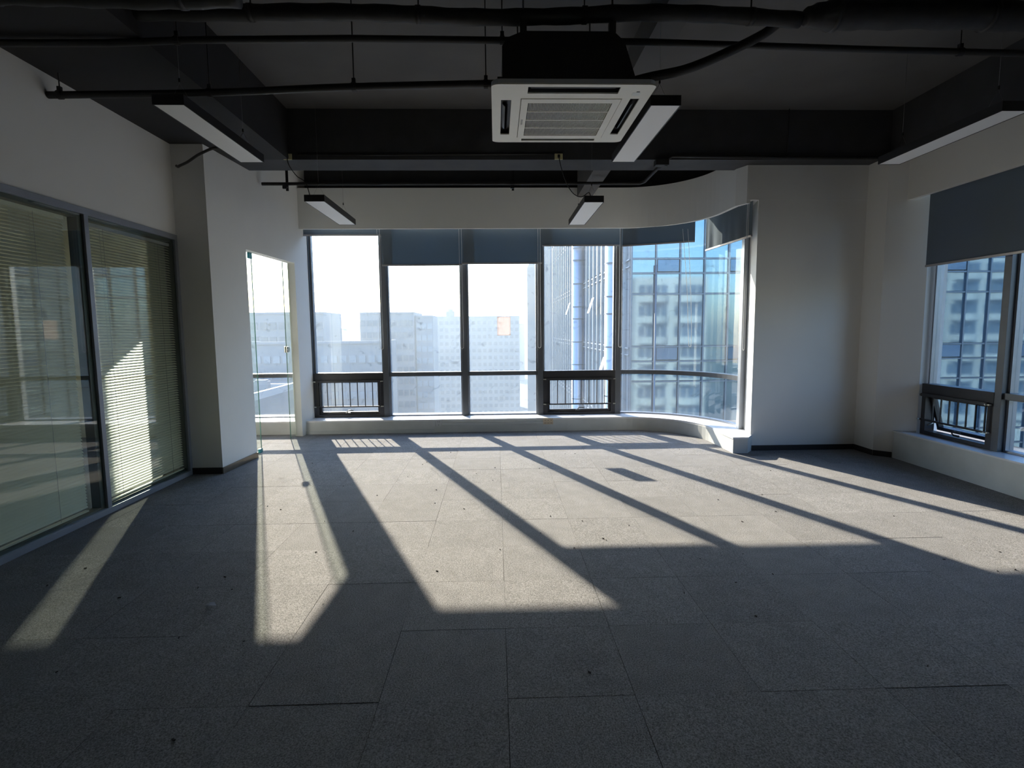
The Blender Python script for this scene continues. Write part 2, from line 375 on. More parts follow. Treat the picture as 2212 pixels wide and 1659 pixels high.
# pillar at the end of the partition
WANG = -math.atan(0.13/2.07)          # divider wall turns slightly
def WL(lx, ly):                        # local divider-wall frame to world
    c, s = math.cos(WANG), math.sin(WANG)
    return (-2.80 + c*lx - s*ly, 5.48 + s*lx + c*ly)
st(prism('pillar_left', [(-3.40, 5.48), (-2.80, 5.48), WL(0, .70), WL(-.10, .70), (-3.40, 6.16)], 0, SLABZ-.001, WHITE), 'white pillar between partition and doorway', 'pillar')
wd = root('wall_divider', (-2.80, 5.48, 0), WANG, 'white side wall with a frameless glazed doorway', 'wall')
box('lintel', -.10, 0, .7005, 1.94, 2.345, SLABZ-.002, WHITE, wd)
box('end_wall', -.10, 0, 1.94, 2.50, 0, SLABZ-.002, WHITE, wd)
# skirtings
st(box('baseboard_pillar', -3.10, -2.806, 5.468, 5.4795, 0, 0.064, SKIRT))
b2 = st(box('baseboard_left', 0.0005, .012, -.012, .70, 0, 0.064, SKIRT2)); b2.location = (-2.80, 5.48, 0); b2.rotation_euler = (0, 0, WANG)
# doorway glass
d = root('door_1', (-2.80, 5.48, 0), WANG, 'frameless glass doorway beside the window', 'door')
def glass_panel(name, y0, y1):
    g = box(name, -.090, -.080, y0, y1, 0.004, 2.340, GLASSG, d)
    return g
g1 = glass_panel('side_light', .704, .965)
box('glass_edge', -.0905, -.0795, .9652, .9680, .004, 2.34, GEDGE, d)
g2 = glass_panel('side_light', 1.760, 1.936)
box('glass_edge', -.0905, -.0795, 1.7568, 1.7598, .004, 2.34, GEDGE, d)
box('protective_corner', -.096, -.074, .90, .972, 2.275, 2.343, TEAL, d, bevel=.003)
box('protective_corner', -.098, -.072, .905, .972, .002, .050, TEAL, d, bevel=.003)
# glass lock, a round plate with a square keep
lk = thing('glass_door_lock', 'round metal lock clamped to the edge of the right glass panel of the doorway', 'lock', (-2.80, 5.48, 0), WANG)
bm = bmesh.new(); bmesh.ops.create_cone(bm, cap_ends=True, segments=24, radius1=.040, radius2=.036, depth=.014, matrix=Matrix.Translation((-.072, 1.785, 1.20)) @ Matrix.Rotation(PI/2, 4, 'Y'))
bmesh.ops.create_cone(bm, cap_ends=True, segments=24, radius1=.036, radius2=.040, depth=.014, matrix=Matrix.Translation((-.098, 1.785, 1.20)) @ Matrix.Rotation(PI/2, 4, 'Y'))
link('knob', mesh_of(bm, 'knob'), STEEL, lk)
boxes('clamp', [(-.0795, -.066, 1.735, 1.770, 1.160, 1.240), (-.105, -.0905, 1.735, 1.770, 1.160, 1.240)], STEEL, lk, bevel=.003)
boxes('bolt', [(-.065, -.061, 1.740, 1.752, 1.21, 1.23), (-.065, -.061, 1.740, 1.752, 1.17, 1.19)], DARKP, lk)
# ---------------------------------------------------------------- neighbouring room shell
st(box('wall_neighbour', -6.6, -6.5, 1.0, 8.3, 0, SLABZ, ROOFM))
st(box('wall_neighbour_rear', -6.5, LX-.141, 0.9, 1.0, 0, SLABZ, ROOFM))
st(box('wall_neighbour_window', -6.5, -4.785, 7.85, 8.05, 0.0, SLABZ, ROOFM))
# room shell behind the camera
st(box('wall_back', -6.6, 6.2, -4.2, -4.1, 0, SLABZ, WHITE))

# ---------------------------------------------------------------- window ledge and pelmet along the facade
ARC = (1.76, 6.62)
def arcpts(r, n=18, a0=PI/2, a1=0.0):
    return [(ARC[0]+r*math.cos(a0+(a1-a0)*i/n), ARC[1]+r*math.sin(a0+(a1-a0)*i/n)) for i in range(n+1)]
R_LEDGE, R_SOF, R_GL = 0.93, 0.98, 1.29
GLY = ARC[1] + R_GL       # 7.91 mullion line centre
def full(r, x0, tail):
    return [(x0, ARC[1]+r)] + arcpts(r) + tail
front = [(-6.5, 7.55)] + arcpts(.93) + [(2.695, 6.3), (2.700, 6.02), (2.87, 6.02)]
back = [(-6.5, 8.02)] + arcpts(1.37) + [(3.14, 6.52), (3.06, 6.40), (2.985, 6.16)]
led = st(band('window_ledge', front, back, 0, .166, LEDGE), 'low curved ledge under the main windows', 'ledge')
f2 = [(-6.5, 7.542)] + arcpts(.938) + [(2.690, 6.3), (2.692, 6.012), (2.875, 6.012)]
band('ledge_top', f2, back, .1665, .187, STONE, led)
st(band('baseboard_ledge', [(-2.66, 7.537), (-.885, 7.537)], [(-2.66, 7.5495), (-.885, 7.5495)], 0, .052, SKIRT3))
sof_f = [(-6.5, ARC[1]+R_SOF)] + arcpts(R_SOF) + [(2.76, 6.3), (2.825, 6.152)]
sof_b = [(-6.5, ARC[1]+R_SOF+.045)] + arcpts(R_SOF+.045) + [(2.805, 6.31), (2.87, 6.16)]
st(band('pelmet', sof_f, sof_b, 2.822, 3.362, mat('pelmet_paint', (0.76, 0.765, 0.745), 0.7, var=.02, scale=2)), 'white curved pelmet band above the windows', 'pelmet')
# closing board behind the pelmet and head wall above windows
cb_f = [(-6.5, ARC[1]+R_SOF+.046)] + arcpts(R_SOF+.046); cb_b = [(-6.5, 8.05)] + arcpts(1.43)
st(band('ceiling_pocket', cb_f, cb_b, 3.31, 3.35, BLACK))
hd_f = [(-6.5, 7.86)] + arcpts(1.24, a1=-0.12); hd_b = [(-6.5, 8.05)] + arcpts(1.43, a1=-0.12)
st(band('wall_head', hd_f, hd_b, 3.351, SLABZ-.001, BLACK))
st(band('wall_head_lower', hd_f, hd_b, 3.151, 3.309, WHITE))
# ---------------------------------------------------------------- right column block
colp = [(2.96, 6.152), (4.20, 6.152), (4.20, 5.83), (4.48, 5.575), (4.70, 5.575), (4.70, 6.9), (3.30, 6.9), (3.055, 6.56)]
st(prism('pillar_right', colp, 0, 2.858, WHITE), 'broad white wall pier between the curved window and the right windows', 'pillar')
colq = [(2.832, 6.150), (4.20, 6.150), (4.20, 5.83), (4.48, 5.575), (4.70, 5.575), (4.70, 6.9), (3.30, 6.9), (3.05, 6.60), (2.80, 6.40)]
st(prism('wall_pier_top', colq, 2.8585, 3.2345, WHITE))
st(boxes('baseboard_right', [(2.975, 4.188, 6.14, 6.1515, 0, .060), (4.188, 4.1995, 5.835, 6.15, 0, .060)], SKIRT))
bb = st(box('baseboard_corner', 0, .175, -.012, -.0005, 0, .06, SKIRT)); bb.location = (4.20, 5.83, 0); bb.rotation_euler = (0, 0, math.atan2(-.255, .28))
# right wall ledge, pelmet
RX = 4.33
rl = st(prism('wall_right_ledge', [(RX, 5.70), (RX, -4.1), (4.70, -4.1), (4.70, 5.574), (4.485, 5.574)], 0, .285, LEDGE), 'deep sill wall below the right windows', 'wall')
prism('ledge_top', [(RX-.006, 5.705), (RX-.006, -4.1), (4.70, -4.1), (4.70, 5.574), (4.487, 5.574)], .2855, .300, STONE, rl)
st(box('wall_right_pelmet', RX, RX+.05, -4.1, 5.72, 2.75, 3.2345, mat('pelmet_warm', (0.76, 0.745, 0.70), 0.7, var=.02, scale=2)), 'white pelmet above the right blind', 'pelmet')
st(box('wall_right_head', 4.50, 4.70, -4.1, 5.574, 2.95, 3.2345, WHITE))
st(box('wall_right_blocker', 4.49, 4.70, -4.1, 2.48, .301, 2.949, WHITE))  # unseen; solid in place of more window bays, to dim pier and floor

# ---------------------------------------------------------------- windows
def guard_rail(parent, x0, x1, nb, zt=.716, zb=.338, y=-.035):
    """flat-bar safety rail: frame bars then single balusters"""
    box('top_bar', x0, x1, y-.012, y+.012, zt, zt+.030, DARKF, parent, bevel=.001)
    box('lower_bar', x0, x1, y-.010, y+.010, zb, zb+.020, DARKF, parent, bevel=.001)
    bm = bmesh.new(); add_box(bm, -.0055, .0055, -.0055, .0055, zb+.0195, zt+.0005); me = mesh_of(bm, 'baluster'); me.materials.append(DARKF)
    for i in range(nb):
        o = bpy.data.objects.new('baluster', me); COL.objects.link(o); o.parent = parent
        o.location = (x0+.06 + (x1-x0-.075)*i/(nb-1), y, 0)
    for x in (x0, x1):
        for z in (zt+.012, zb+.01):
            bm = bmesh.new(); bmesh.ops.create_cone(bm, cap_ends=True, segments=8, radius1=.009, radius2=.007, depth=.02, matrix=Matrix.Translation((x, y-.018, z)) @ Matrix.Rotation(PI/2, 4, 'X'))
            s = -1 if x == x0 else 1
            add_box(bm, min(x, x+s*.03), max(x, x+s*.03), y-.014, y+.010, z-.006, z+.006)
            link('rail_bolt', mesh_of(bm, 'rail_bolt'), STEEL, parent)
def win_handle(parent, x, y, z):
    h = box('handle_base', x-.032, x+.032, y-.018, y-.001, z-.010, z+.010, DARKP, parent, bevel=.002)
    tube('handle', spline([(x-.006, y-.018, z), (x-.006, y-.045, z+.020), (x+.004, y-.048, z+.042), (x+.045, y-.048, z+.048), (x+.085, y-.046, z+.040)], 5), .0065, DARKP, h, 8)
def window(name, loc, rz, w, operable, z0=.187, zt=3.15, label=None, open_a=0.0, nb=9, mull=(True, False), gm=None, mw=.040):
    """local x along the facade from mullion centre to mullion centre, y outward, z up; y=0 is the mullion front"""
    gm = gm or GLASS
    r = root(name, loc, rz, label, 'window')
    if mull[0]:
        box('mullion', -mw, mw, 0, .15, z0, zt, FRAME, r, bevel=.003)
    if mull[1]:
        box('mullion', w-mw, w+mw, 0, .15, z0, zt, FRAME, r, bevel=.003)
    a, b = mw+.0005, w-mw-.0005
    boxes('outer_frame', [(a, a+.022, .055, .13, z0, zt), (b-.022, b, .055, .13, z0, zt), (a+.022, b-.022, .055, .13, z0, z0+.018), (a+.022, b-.022, .055, .13, zt-.03, zt)], FRAME2, r)
    a2, b2 = a+.0225, b-.0225
    if operable:
        box('transom', a, b, -.005, .13, .728, .833, DARKF, r, bevel=.003)
        box('pane', a2, b2, .088, .096, .834, zt-.031, gm, r)
    else:
        box('transom', a, b, .020, .13, .774, .833, FRAME, r, bevel=.003)
        box('pane', a2, b2, .088, .096, .834, zt-.031, gm, r)
        box('pane', a2, b2, .088, .096, z0+.019, .7735, gm, r)
    if operable:
        boxes('sash_surround', [(a+.001, a+.062, .0, .10, z0+.001, .727), (b-.062, b-.001, .0, .10, z0+.001, .727), (a+.062, b-.062, .0, .10, z0+.001, z0+.040)], DARKF, r)
        sa = bpy.data.objects.new('hopper_sash', None); COL.objects.link(sa); sa.parent = r; sa.location = (0, .06, .726); sa.rotation_euler = (open_a, 0, 0)
        h = .726-(z0+.041)
        boxes('sash_frame', [(a+.063, a+.093, -.03, .02, -h, -.001), (b-.093, b-.063, -.03, .02, -h, -.001), (a+.0935, b-.0935, -.03, .02, -h, -h+.035), (a+.0935, b-.0935, -.03, .02, -.036, -.001)], DARKF, sa)
        box('pane', a+.0935, b-.0935, -.008, -.001, -h+.0355, -.0365, gm, sa)
        guard_rail(r, a+.03, b-.03, nb, zt=.70 if z0 < .25 else .705, zb=z0+.150, y=-.030)
        if open_a == 0: win_handle(r, (a+b)/2-.02, .0, z0+.062)
        else:
            tube('stay', [(a+.07, .03, z0+.10), (a+.07, .03+math.sin(open_a)*h*.7, z0+.13)], .006, STEEL, r, 6)
            win_handle(r, (a+b)/2+.05, .0, z0+.062)
    return r
MX = [-2.680, -1.602, -.458, .640, 1.776]
FY = 7.85
names = ['left bay of the main glazing with a guarded hopper window below', 'second bay of the main glazing, tall pane over a low pane',
         'third bay of the main glazing with a paper sheet stuck to the glass', 'fourth bay of the main glazing with guarded hopper facing the finned tower']
for i in range(4):
    window('window_%d' % (i+1), (MX[i], FY, 0), 0, MX[i+1]-MX[i], i in (0, 3), label=names[i], mull=(True, i == 3), nb=9)
# neighbour room windows seen through the doorway
window('window_5', (-3.78, FY, 0), 0, 1.10, False, label='window bay seen through the glass doorway', mull=(True, False))
window('window_6', (-4.74, FY, 0), 0, .96, False, label='window bay of the room behind the partition', mull=(True, False))
# curved bay
cw = root('window_7', (0, 0, 0), 0, 'curved window bay sweeping round to the white pier', 'window')
AE = math.radians(-3.0)
def arcband(name, ra, rb, z0, z1, m, a0=PI/2-.042, a1=AE+.03, n=20):
    return band(name, arcpts(ra, n, a0, a1), arcpts(rb, n, a0, a1), z0, z1, m, cw)
arcband('bottom_rail', 1.285, 1.36, .1875, .206, FRAME2)
arcband('transom', 1.25, 1.36, .774, .833, FRAME)
arcband('top_rail', 1.285, 1.36, 3.12, 3.1495, FRAME2)
arcband('pane', 1.318, 1.326, .207, .7735, GLASS)
arcband('pane', 1.318, 1.326, .834, 3.119, GLASS)
ca, sa_ = math.cos(AE), math.sin(AE)
Mp = Matrix.Translation((ARC[0], ARC[1], 0)) @ Matrix.Rotation(AE, 4, 'Z')
box('end_post', 1.225, 1.40, -.045, .035, .1875, 3.1495, FRAME2, cw, M=Mp)
# right windows (seen edge-on): local x runs towards the camera
window('window_8', (4.49, 5.573, 0), -PI/2, .888, True, z0=.301, zt=2.949, label='right hand window with an open hopper sash behind black bars', open_a=math.radians(16), nb=8, mull=(False, False), gm=GLASSR, mw=.03)
for i, y in enumerate((4.685, 3.62)):
    window('window_%d' % (9+i), (4.49, y, 0), -PI/2, (4.685-3.62, 1.10, 1.10, 1.14)[i], False, z0=.301, zt=2.949, label='right window bay number %s from the pier' % ('two', 'three')[i], mull=(True, i == 1), gm=GLASSR, mw=.035)

# ---------------------------------------------------------------- exterior wall bands of this storey
st(boxes('wall_outer', [(-6.6, 1.78, 8.03, 8.2, -3.2, .186), (-6.6, 1.78, 8.06, 8.3, 3.36, 3.9)], mat('outer_panel', (.35, .36, .38), .5)))

# ---------------------------------------------------------------- roller blinds
def roller(loc, rz, w, ztop, zbot, label, chain_x=None, chain_z=1.17, wave=0.0, group='grey roller blinds over the main windows', tubeY=.05):
    t = thing('roller_blind', label, 'roller blind', loc, rz, group)
    bm = bmesh.new(); n = 40 if wave else 2; rows = 8 if wave else 1
    F, B = [], []
    for j in range(rows+1):
        z = zbot+.018 + (ztop-zbot-.018)*j/rows
        fr_, br_ = [], []
        for i in range(n+1):
            x = w*i/n; yy = wave*(1-j/rows)*math.sin(x*34+math.sin(x*11)*1.5)*(0.6+.4*math.sin(x*9))
            fr_.append(bm.verts.new((x, yy-.0008, z))); br_.append(bm.verts.new((x, yy+.0008, z)))
        F.append(fr_); B.append(br_)
    for j in range(rows):
        for i in range(n):
            bm.faces.new((F[j][i], F[j][i+1], F[j+1][i+1], F[j+1][i])); bm.faces.new((B[j][i+1], B[j][i], B[j+1][i], B[j+1][i+1]))
    link('fabric', mesh_of(bm, 'fabric', smooth=bool(wave)), FAB, t)
    box('bottom_bar', .001, w-.001, -.010, .010, zbot, zbot+.022, BARM, t, bevel=.003)
    tube('roller_tube', [(.012, tubeY, ztop+.02), (w-.012, tubeY, ztop+.02)], .022, BARM, t, 12)
    if chain_x is not None:
        for dx in (-.018, .018): pass
        x = chain_x
        pts = [(x-.016, -.022, ztop+.02), (x-.018, -.022, chain_z+.5), (x-.022, -.022, chain_z+.06), (x-.012, -.022, chain_z+.012), (x, -.022, chain_z), (x+.012, -.022, chain_z+.012), (x+.022, -.022, chain_z+.06), (x+.018, -.022, chain_z+.5), (x+.016, -.022, ztop+.02)]
        tube('bead_chain', spline(pts, 5), .0028, CHAIN, t, 6)
    return t
BY = 7.745
roller((-2.69, BY, 0), 0, 1.1025, 2.93, 2.752, 'short roller blind at the left end, drawn almost fully up', 1.068)
roller((-1.587, BY, 0), 0, 1.1165, 2.93, 2.338, 'long roller blind over the second bay from the left', 1.10)
roller((-.470, BY, 0), 0, 1.1285, 2.93, 2.356, 'long roller blind over the bay with the paper sheet', 1.085)
roller((.659, BY, 0), 0, 1.105, 2.93, 2.598, 'roller blind drawn up to half the height of its left neighbour', 1.115)
roller((1.784, 7.707, 0), math.atan2(-.38, .88), .972, 2.93, 2.582, 'roller blind across the start of the curved bay', None)
roller((2.832, 7.34, 0), math.atan2(-1.17, .08), 1.155, 2.93, 2.462, 'rippled roller blind facing sideways at the pier end of the curve', 1.10, wave=.012)
roller((4.42, 5.52, 0), -PI/2, 1.95, 2.88, 2.035, 'wide dark roller blind over the right windows', None, group='blinds over the right windows', tubeY=.04)
roller((4.42, 3.53, 0), -PI/2, 1.05, 2.88, 2.035, 'roller blind over the right windows nearest the camera', None, group='blinds over the right windows', tubeY=.04)
# loose chain of the curved-bay blind
tag(tube('bead_chain', spline([(2.50, 7.30, 2.75), (2.555, 7.25, 2.0), (2.59, 7.25, 1.35), (2.60, 7.25, 1.21), (2.615, 7.25, 1.185), (2.63, 7.25, 1.22), (2.63, 7.25, 1.5), (2.60, 7.27, 2.2), (2.57, 7.30, 2.75)], 6), .003, CHAIN), 'white bead chain loop hanging before the curved glass', 'chain')
# paper on the glass
pp = bmesh.new()
NX, NZ = 8, 10; G1 = [[pp.verts.new((.015+.196*i/NX, 7.9365+.0012*math.sin(i*2.1+j*.9), 1.352+.275*j/NZ)) for i in range(NX+1)] for j in range(NZ+1)]
for j in range(NZ):
    for i in range(NX): pp.faces.new((G1[j][i], G1[j][i+1], G1[j+1][i+1], G1[j+1][i]))
bmesh.ops.solidify(pp, geom=list(pp.faces), thickness=.0006)
tag(link('paper_sheet', mesh_of(pp, 'paper', smooth=True), PAPER), 'small pinkish sheet of paper stuck on the window glass', 'paper')

# ---------------------------------------------------------------- sockets and trunking on the ledge
def plate(name, x0, x1, z0, z1, m, label, cat, holes, y=7.549, th=.012):
    t = thing(name, label, cat, ((x0+x1)/2, y, (z0+z1)/2))
    hw, hz = (x1-x0)/2, (z1-z0)/2
    box('cover', -hw, hw, -th, 0, -hz, hz, m, t, bevel=.002)
    if holes: boxes('pin_hole', [(hx-.0035, hx+.0035, -th-.0008, -th+.0005, hz_-.005, hz_+.005) for hx, hz_ in holes], DARKP, t)
    return t
plate('blank_plate', -.950, -.872, .088, .168, PLASW, 'white blank wall plate on the window ledge', 'wall plate', [])
plate('wall_socket', -.866, -.782, .088, .168, PLASW, 'white wall socket next to the blank plate on the ledge', 'socket', [(-.01, .028), (.012, .028), (0, -.018)])
plate('wall_socket', .650, .792, .098, .180, BEIGE, 'wide beige triple socket at the end of the ledge trunking', 'socket', [(x+dx, z) for x in (-.042, 0, .042) for dx, z in ((-.008, -.022), (.008, -.022), (0, .018))])
tag(box('cable_trunking', -.776, .648, 7.530, 7.5485, .112, .136, PLASW, bevel=.002), 'slim white cable trunking along the front of the window ledge', 'trunking')

# ---------------------------------------------------------------- air conditioner
ac = thing('ceiling_air_conditioner', 'ivory four way cassette air conditioner under a black casing', 'air conditioner', (.485, 3.86, 2.88))
hw = .497
bm = bmesh.new()
def rr(bm, h, rad, z, n=6):
    out = []
    for qx, qy, a0 in ((1, 1, 0), (-1, 1, PI/2), (-1, -1, PI), (1, -1, 3*PI/2)):
        for k in range(n+1):
            a = a0 + PI/2*k/n
            out.append(bm.verts.new((qx*(h-rad)+rad*math.cos(a), qy*(h-rad)+rad*math.sin(a), z)))
    return out
# faceplate built as a grid with real openings
xs = [-hw, -.437, -.372, -.312, -.275, .275, .330, .382, .440, hw]
slots = {'left': (-.437, -.372, -.275, .330), 'right': (.382, .440, -.300, .325), 'top': (-.275, .285, -.462, -.372), 'bottom': (-.275, .285, .420, .462), 'mid': (-.312, .330, -.300, .395)}
gx = sorted({-hw, hw} | {v for s in slots.values() for v in s[:2]}); gy = sorted({-hw, hw} | {v for s in slots.values() for v in s[2:]})
def inslot(x, y): return any(s[0] < x < s[1] and s[2] < y < s[3] for s in slots.values())
vm_ = {}
def gv(i, j):
    if (i, j) not in vm_: vm_[(i, j)] = bm.verts.new((gx[i], gy[j], 0))
    return vm_[(i, j)]
for i in range(len(gx)-1):
    for j in range(len(gy)-1):
        if not inslot((gx[i]+gx[i+1])/2, (gy[j]+gy[j+1])/2): bm.faces.new((gv(i, j), gv(i+1, j), gv(i+1, j+1), gv(i, j+1)))
bmesh.ops.bevel(bm, geom=[v for v in bm.verts if abs(abs(v.co.x)-hw) < 1e-5 and abs(abs(v.co.y)-hw) < 1e-5], offset=.055, segments=6, affect='VERTICES', profile=.5)
res = bmesh.ops.extrude_face_region(bm, geom=list(bm.faces)); 
for v in [e for e in res['geom'] if isinstance(e, bmesh.types.BMVert)]: v.co.z += .008
link('faceplate', mesh_of(bm, 'faceplate'), ACW, ac)
bm = bmesh.new(); o1, i1 = rr(bm, hw, .055, .0085), rr(bm, hw-.012, .045, .0085); o2, i2 = rr(bm, hw, .055, .032), rr(bm, hw-.012, .045, .032); nn = len(o1)
for k in range(nn):
    j = (k+1) % nn
    for q in ((o1[k], o1[j], o2[j], o2[k]), (i1[j], i1[k], i2[k], i2[j]), (o2[k], o2[j], i2[j], i2[k]), (o1[j], o1[k], i1[k], i1[j])): bm.faces.new(q)
link('rim', mesh_of(bm, 'rim'), mat('ac_rim', (.62, .62, .64), .5), ac)
boxes('maker_mark', [(-.296, -.284, .035+i*.0135, .035+i*.0135+.0095, -.0038, -.0029) for i in range(7)], mat('faint_print', (.45, .45, .43), .5), ac)
# inner tray
boxes('air_tray', [(-.46, .46, -.48, .48, .033, .050)], ACD, ac)
# intake grille
a0, a1, b0, b1 = -.308, .326, -.296, .391
gr = boxes('intake_grille', [(a0, a0+.045, b0, b1, -.003, .010), (a1-.045, a1, b0, b1, -.003, .010), (a0+.045, a1-.045, b0, b0+.060, -.003, .010), (a0+.045, a1-.045, b1-.045, b1, -.003, .010)], ACW, ac)
bm = bmesh.new(); nbar = 60
for i in range(1, nbar):
    x = a0+.045 + (a1-a0-.09)*i/nbar; add_box(bm, x-.0015, x+.0015, b0+.060, b1-.045, .000, .006)
for k in range(1, 4):
    y = b0+.06 + (b1-b0-.105)*k/4; add_box(bm, a0+.045, a1-.045, y-.0045, y+.0045, -.001, .006)
o = link('grille_bars', mesh_of(bm, 'grille_bars'), ACW, gr); o['kind'] = 'stuff'
# louvers, one per outlet
def louver(x0, x1, y0, y1, horizontal):
    bm = bmesh.new(); n = 8
    for i in range(n):
        t0, t1 = i/n, (i+1)/n
        z0_, z1_ = .026-.020*math.sin(PI*t0*.9), .026-.020*math.sin(PI*t1*.9)
        if horizontal: q = [(x0, y0+(y1-y0)*t0, z0_), (x1, y0+(y1-y0)*t0, z0_), (x1, y0+(y1-y0)*t1, z1_), (x0, y0+(y1-y0)*t1, z1_)]
        else: q = [(x0+(x1-x0)*t0, y0, z0_), (x0+(x1-x0)*t1, y0, z1_), (x0+(x1-x0)*t1, y1, z1_), (x0+(x1-x0)*t0, y1, z0_)]
        bm.faces.new([bm.verts.new(p) for p in q])
    bmesh.ops.solidify(bm, geom=list(bm.faces), thickness=.002)
    link('louver', mesh_of(bm, 'louver', smooth=True), ACL, ac)
louver(-.427, -.392, -.16, .24, False); louver(.392, .428, -.20, .22, False)
louver(-.22, .23, .424, .452, True)
boxes('louver', [(-.255, .265, -.425, -.405, .016, .024)], ACD, ac)
box('sensor_window', .395, .415, -.405, -.395, -.001, .001, ACD, ac)
box('status_panel', .375, .425, -.39, -.345, -.0008, .001, mat('ac_badge', (.74, .76, .70), .3), ac, bevel=.0005)
bm = bmesh.new()
pts = [(-.43, .05), (-.43, .245), (-.395, .295), (-.30, .332), (.245, .332), (.31, .275), (.385, .05)]
fa = [bm.verts.new((x, -.435, z)) for x, z in pts]; fb = [bm.verts.new((x, .435, z)) for x, z in pts]
bm.faces.new(fa); bm.faces.new(fb[::-1])
for i in range(len(pts)): bm.faces.new((fa[i], fa[(i+1) % 7], fb[(i+1) % 7], fb[i]))
link('casing', mesh_of(bm, 'casing'), HOUS, ac)
for x, y in ((-.30, -.40), (.24, -.40), (-.30, .40), (.24, .40)):
    box('hanger_bracket', x-.02, x+.02, y-.02, y+.02, .333, .40, PIPE, ac)
    tube('threaded_rod', [(x, y, .40), (x, y, SLABZ-2.881)], .006, PIPE, ac, 6)

# ---------------------------------------------------------------- pendant lights
def pendant(loc, wire_h, label):
    t = thing('pendant_light', label, 'pendant light', loc, 0, 'black linear pendant lights')
    w, L = .100, .60
    boxes('housing', [(-w, -w+.006, -L, L, 0, .065), (w-.006, w, -L, L, 0, .065), (-w+.006, w-.006, -L, -L+.006, 0, .065), (-w+.006, w-.006, L-.006, L, 0, .065), (-w+.006, w-.006, -L+.006, L-.006, .055, .065)], HOUS, t)
    box('diffuser', -w+.0065, w-.0065, -L+.0065, L-.0065, .002, .006, DIFF, t)
    for y in (-.45, .45):
        if wire_h < .5: tube('suspension_wire', [(0, y, .065), (0, y, wire_h)], .0012, WIRE, t, 5)
        else:
            tube('suspension_wire', [(0, y, .22), (0, y, wire_h)], .0010, WIRE, t, 5)
            boxes('wire_gripper', [(-.005, .005, y-.005, y+.005, .20, .225)], PIPE, t)
            for s in (-.07, .07): tube('suspension_wire', [(0, y, .20), (s, y, .064)], .0008, WIRE, t, 5)
    return t
P1 = pendant((-2.075, 4.27, 2.880), SLABZ-2.881+.0, 'long pendant light near the partition wall, plugged in at the pillar')
P2 = pendant((1.125, 4.26, 2.880), SLABZ-2.881, 'long pendant light beside the air conditioner')
P3 = pendant((3.545, 4.33, 2.880), SLABZ-2.881, 'long pendant light hanging before the right pelmet')
P4 = pendant((-1.785, 6.16, 2.715), SLABZ-2.716, 'smaller looking pendant light before the pelmet at left, cord to a cream socket')
P5 = pendant((1.010, 6.22, 2.715), SLABZ-2.716, 'pendant light before the middle of the pelmet, cord looping from a cream socket')

# ceiling sockets and cords
def beam_socket(x, y, z, label):
    t = thing('ceiling_socket', label, 'socket', (x, y, z))
    box('cover', -.043, .043, -.012, 0, -.030, .030, CREAM, t, bevel=.002)
    box('plug', -.012, .012, -.034, -.012, -.014, .014, DARKP, t, bevel=.002)
    return t
beam_socket(-2.168, 5.959, 3.262, 'cream socket on the beam above the left pelmet light')
beam_socket(.687, 5.959, 3.264, 'cream socket on the beam above the middle pelmet light')
tag(tube('power_cord', spline([(-2.168, 5.93, 3.255), (-2.150, 5.93, 3.17), (-2.10, 6.0, 3.08), (-2.02, 6.03, 3.02), (-1.93, 5.9, 2.84), (-1.82, 5.70, 2.80), (-1.78, 5.62, 2.779)], 8), .0045, CABLE), 'thin black cord from the left cream socket to a pendant light', 'cord')
tag(tube('power_cord', spline([(.687, 5.93, 3.256), (.705, 5.93, 3.17), (.75, 5.97, 3.05), (.80, 6.0, 2.96), (.85, 5.9, 2.86), (.91, 5.8, 2.81), (.97, 5.72, 2.835), (.98, 5.66, 2.779)], 8), .0045, CABLE), 'thin black cord looping from the middle cream socket to a pendant light', 'cord')
tag(tube('power_cord', spline([(-3.055, 5.474, 3.03), (-3.00, 5.40, 3.00), (-2.93, 5.30, 2.98), (-2.80, 5.20, 2.985), (-2.62, 5.10, 3.03), (-2.40, 4.98, 3.04), (-2.16, 4.868, 2.93)], 8), .012, CABLE), 'thick black cable running from the white pillar to the nearest pendant light', 'cable')

# ---------------------------------------------------------------- pipes
def pipe_thing(name, label, cat, pts, r, hangers, m=PIPE, seg=12, clamps=()):
    t = thing(name, label, cat, pts[0]); o0 = Vector(pts[0])
    tube('pipe', [Vector(p)-o0 for p in pts], r, m, t, seg)
    for h in hangers:
        h = Vector(h)-o0
        tube('hanger_rod', [h, (h.x, h.y, SLABZ-.001-o0.z)], .0045, PIPE, t, 6)
        bm = bmesh.new(); rr_ = r if not isinstance(r, (list, tuple)) else r[0]
        bmesh.ops.create_cone(bm, cap_ends=True, segments=12, radius1=rr_+.006, radius2=rr_+.006, depth=.03, matrix=Matrix.Translation((h.x, h.y, h.z)) @ Matrix.Rotation(PI/2, 4, 'Y'))
        add_box(bm, h.x-.012, h.x+.012, h.y-.012, h.y+.012, h.z+rr_, h.z+rr_+.03)
        link('clamp', mesh_of(bm, 'clamp'), PIPE, t)
    return t
pipe_thing('drain_pipe', 'long black drain pipe from the left wall to the air conditioner', 'pipe', spline([(-3.105, 4.045, 3.09), (-1.99, 4.0, 3.09), (-.96, 3.90, 3.09), (.10, 3.86, 3.10)], 6), .024,
           [(-3.02, 4.04, 3.09), (-1.97, 4.0, 3.09), (-.95, 3.90, 3.09), (-.05, 3.865, 3.095)])
pipe_thing('sprinkler_pipe', 'straight black sprinkler pipe crossing the whole ceiling', 'pipe', [(-3.105, 3.57, 3.195), (-2.35, 3.57, 3.20), (-1.9, 3.60, 3.235), (-.9, 3.64, 3.27), (1.0, 3.66, 3.27), (2.4, 3.73, 3.27), (4.29, 3.80, 3.27)], .021,
           [(-1.95, 3.595, 3.23), (.06, 3.65, 3.27), (3.15, 3.76, 3.27)])
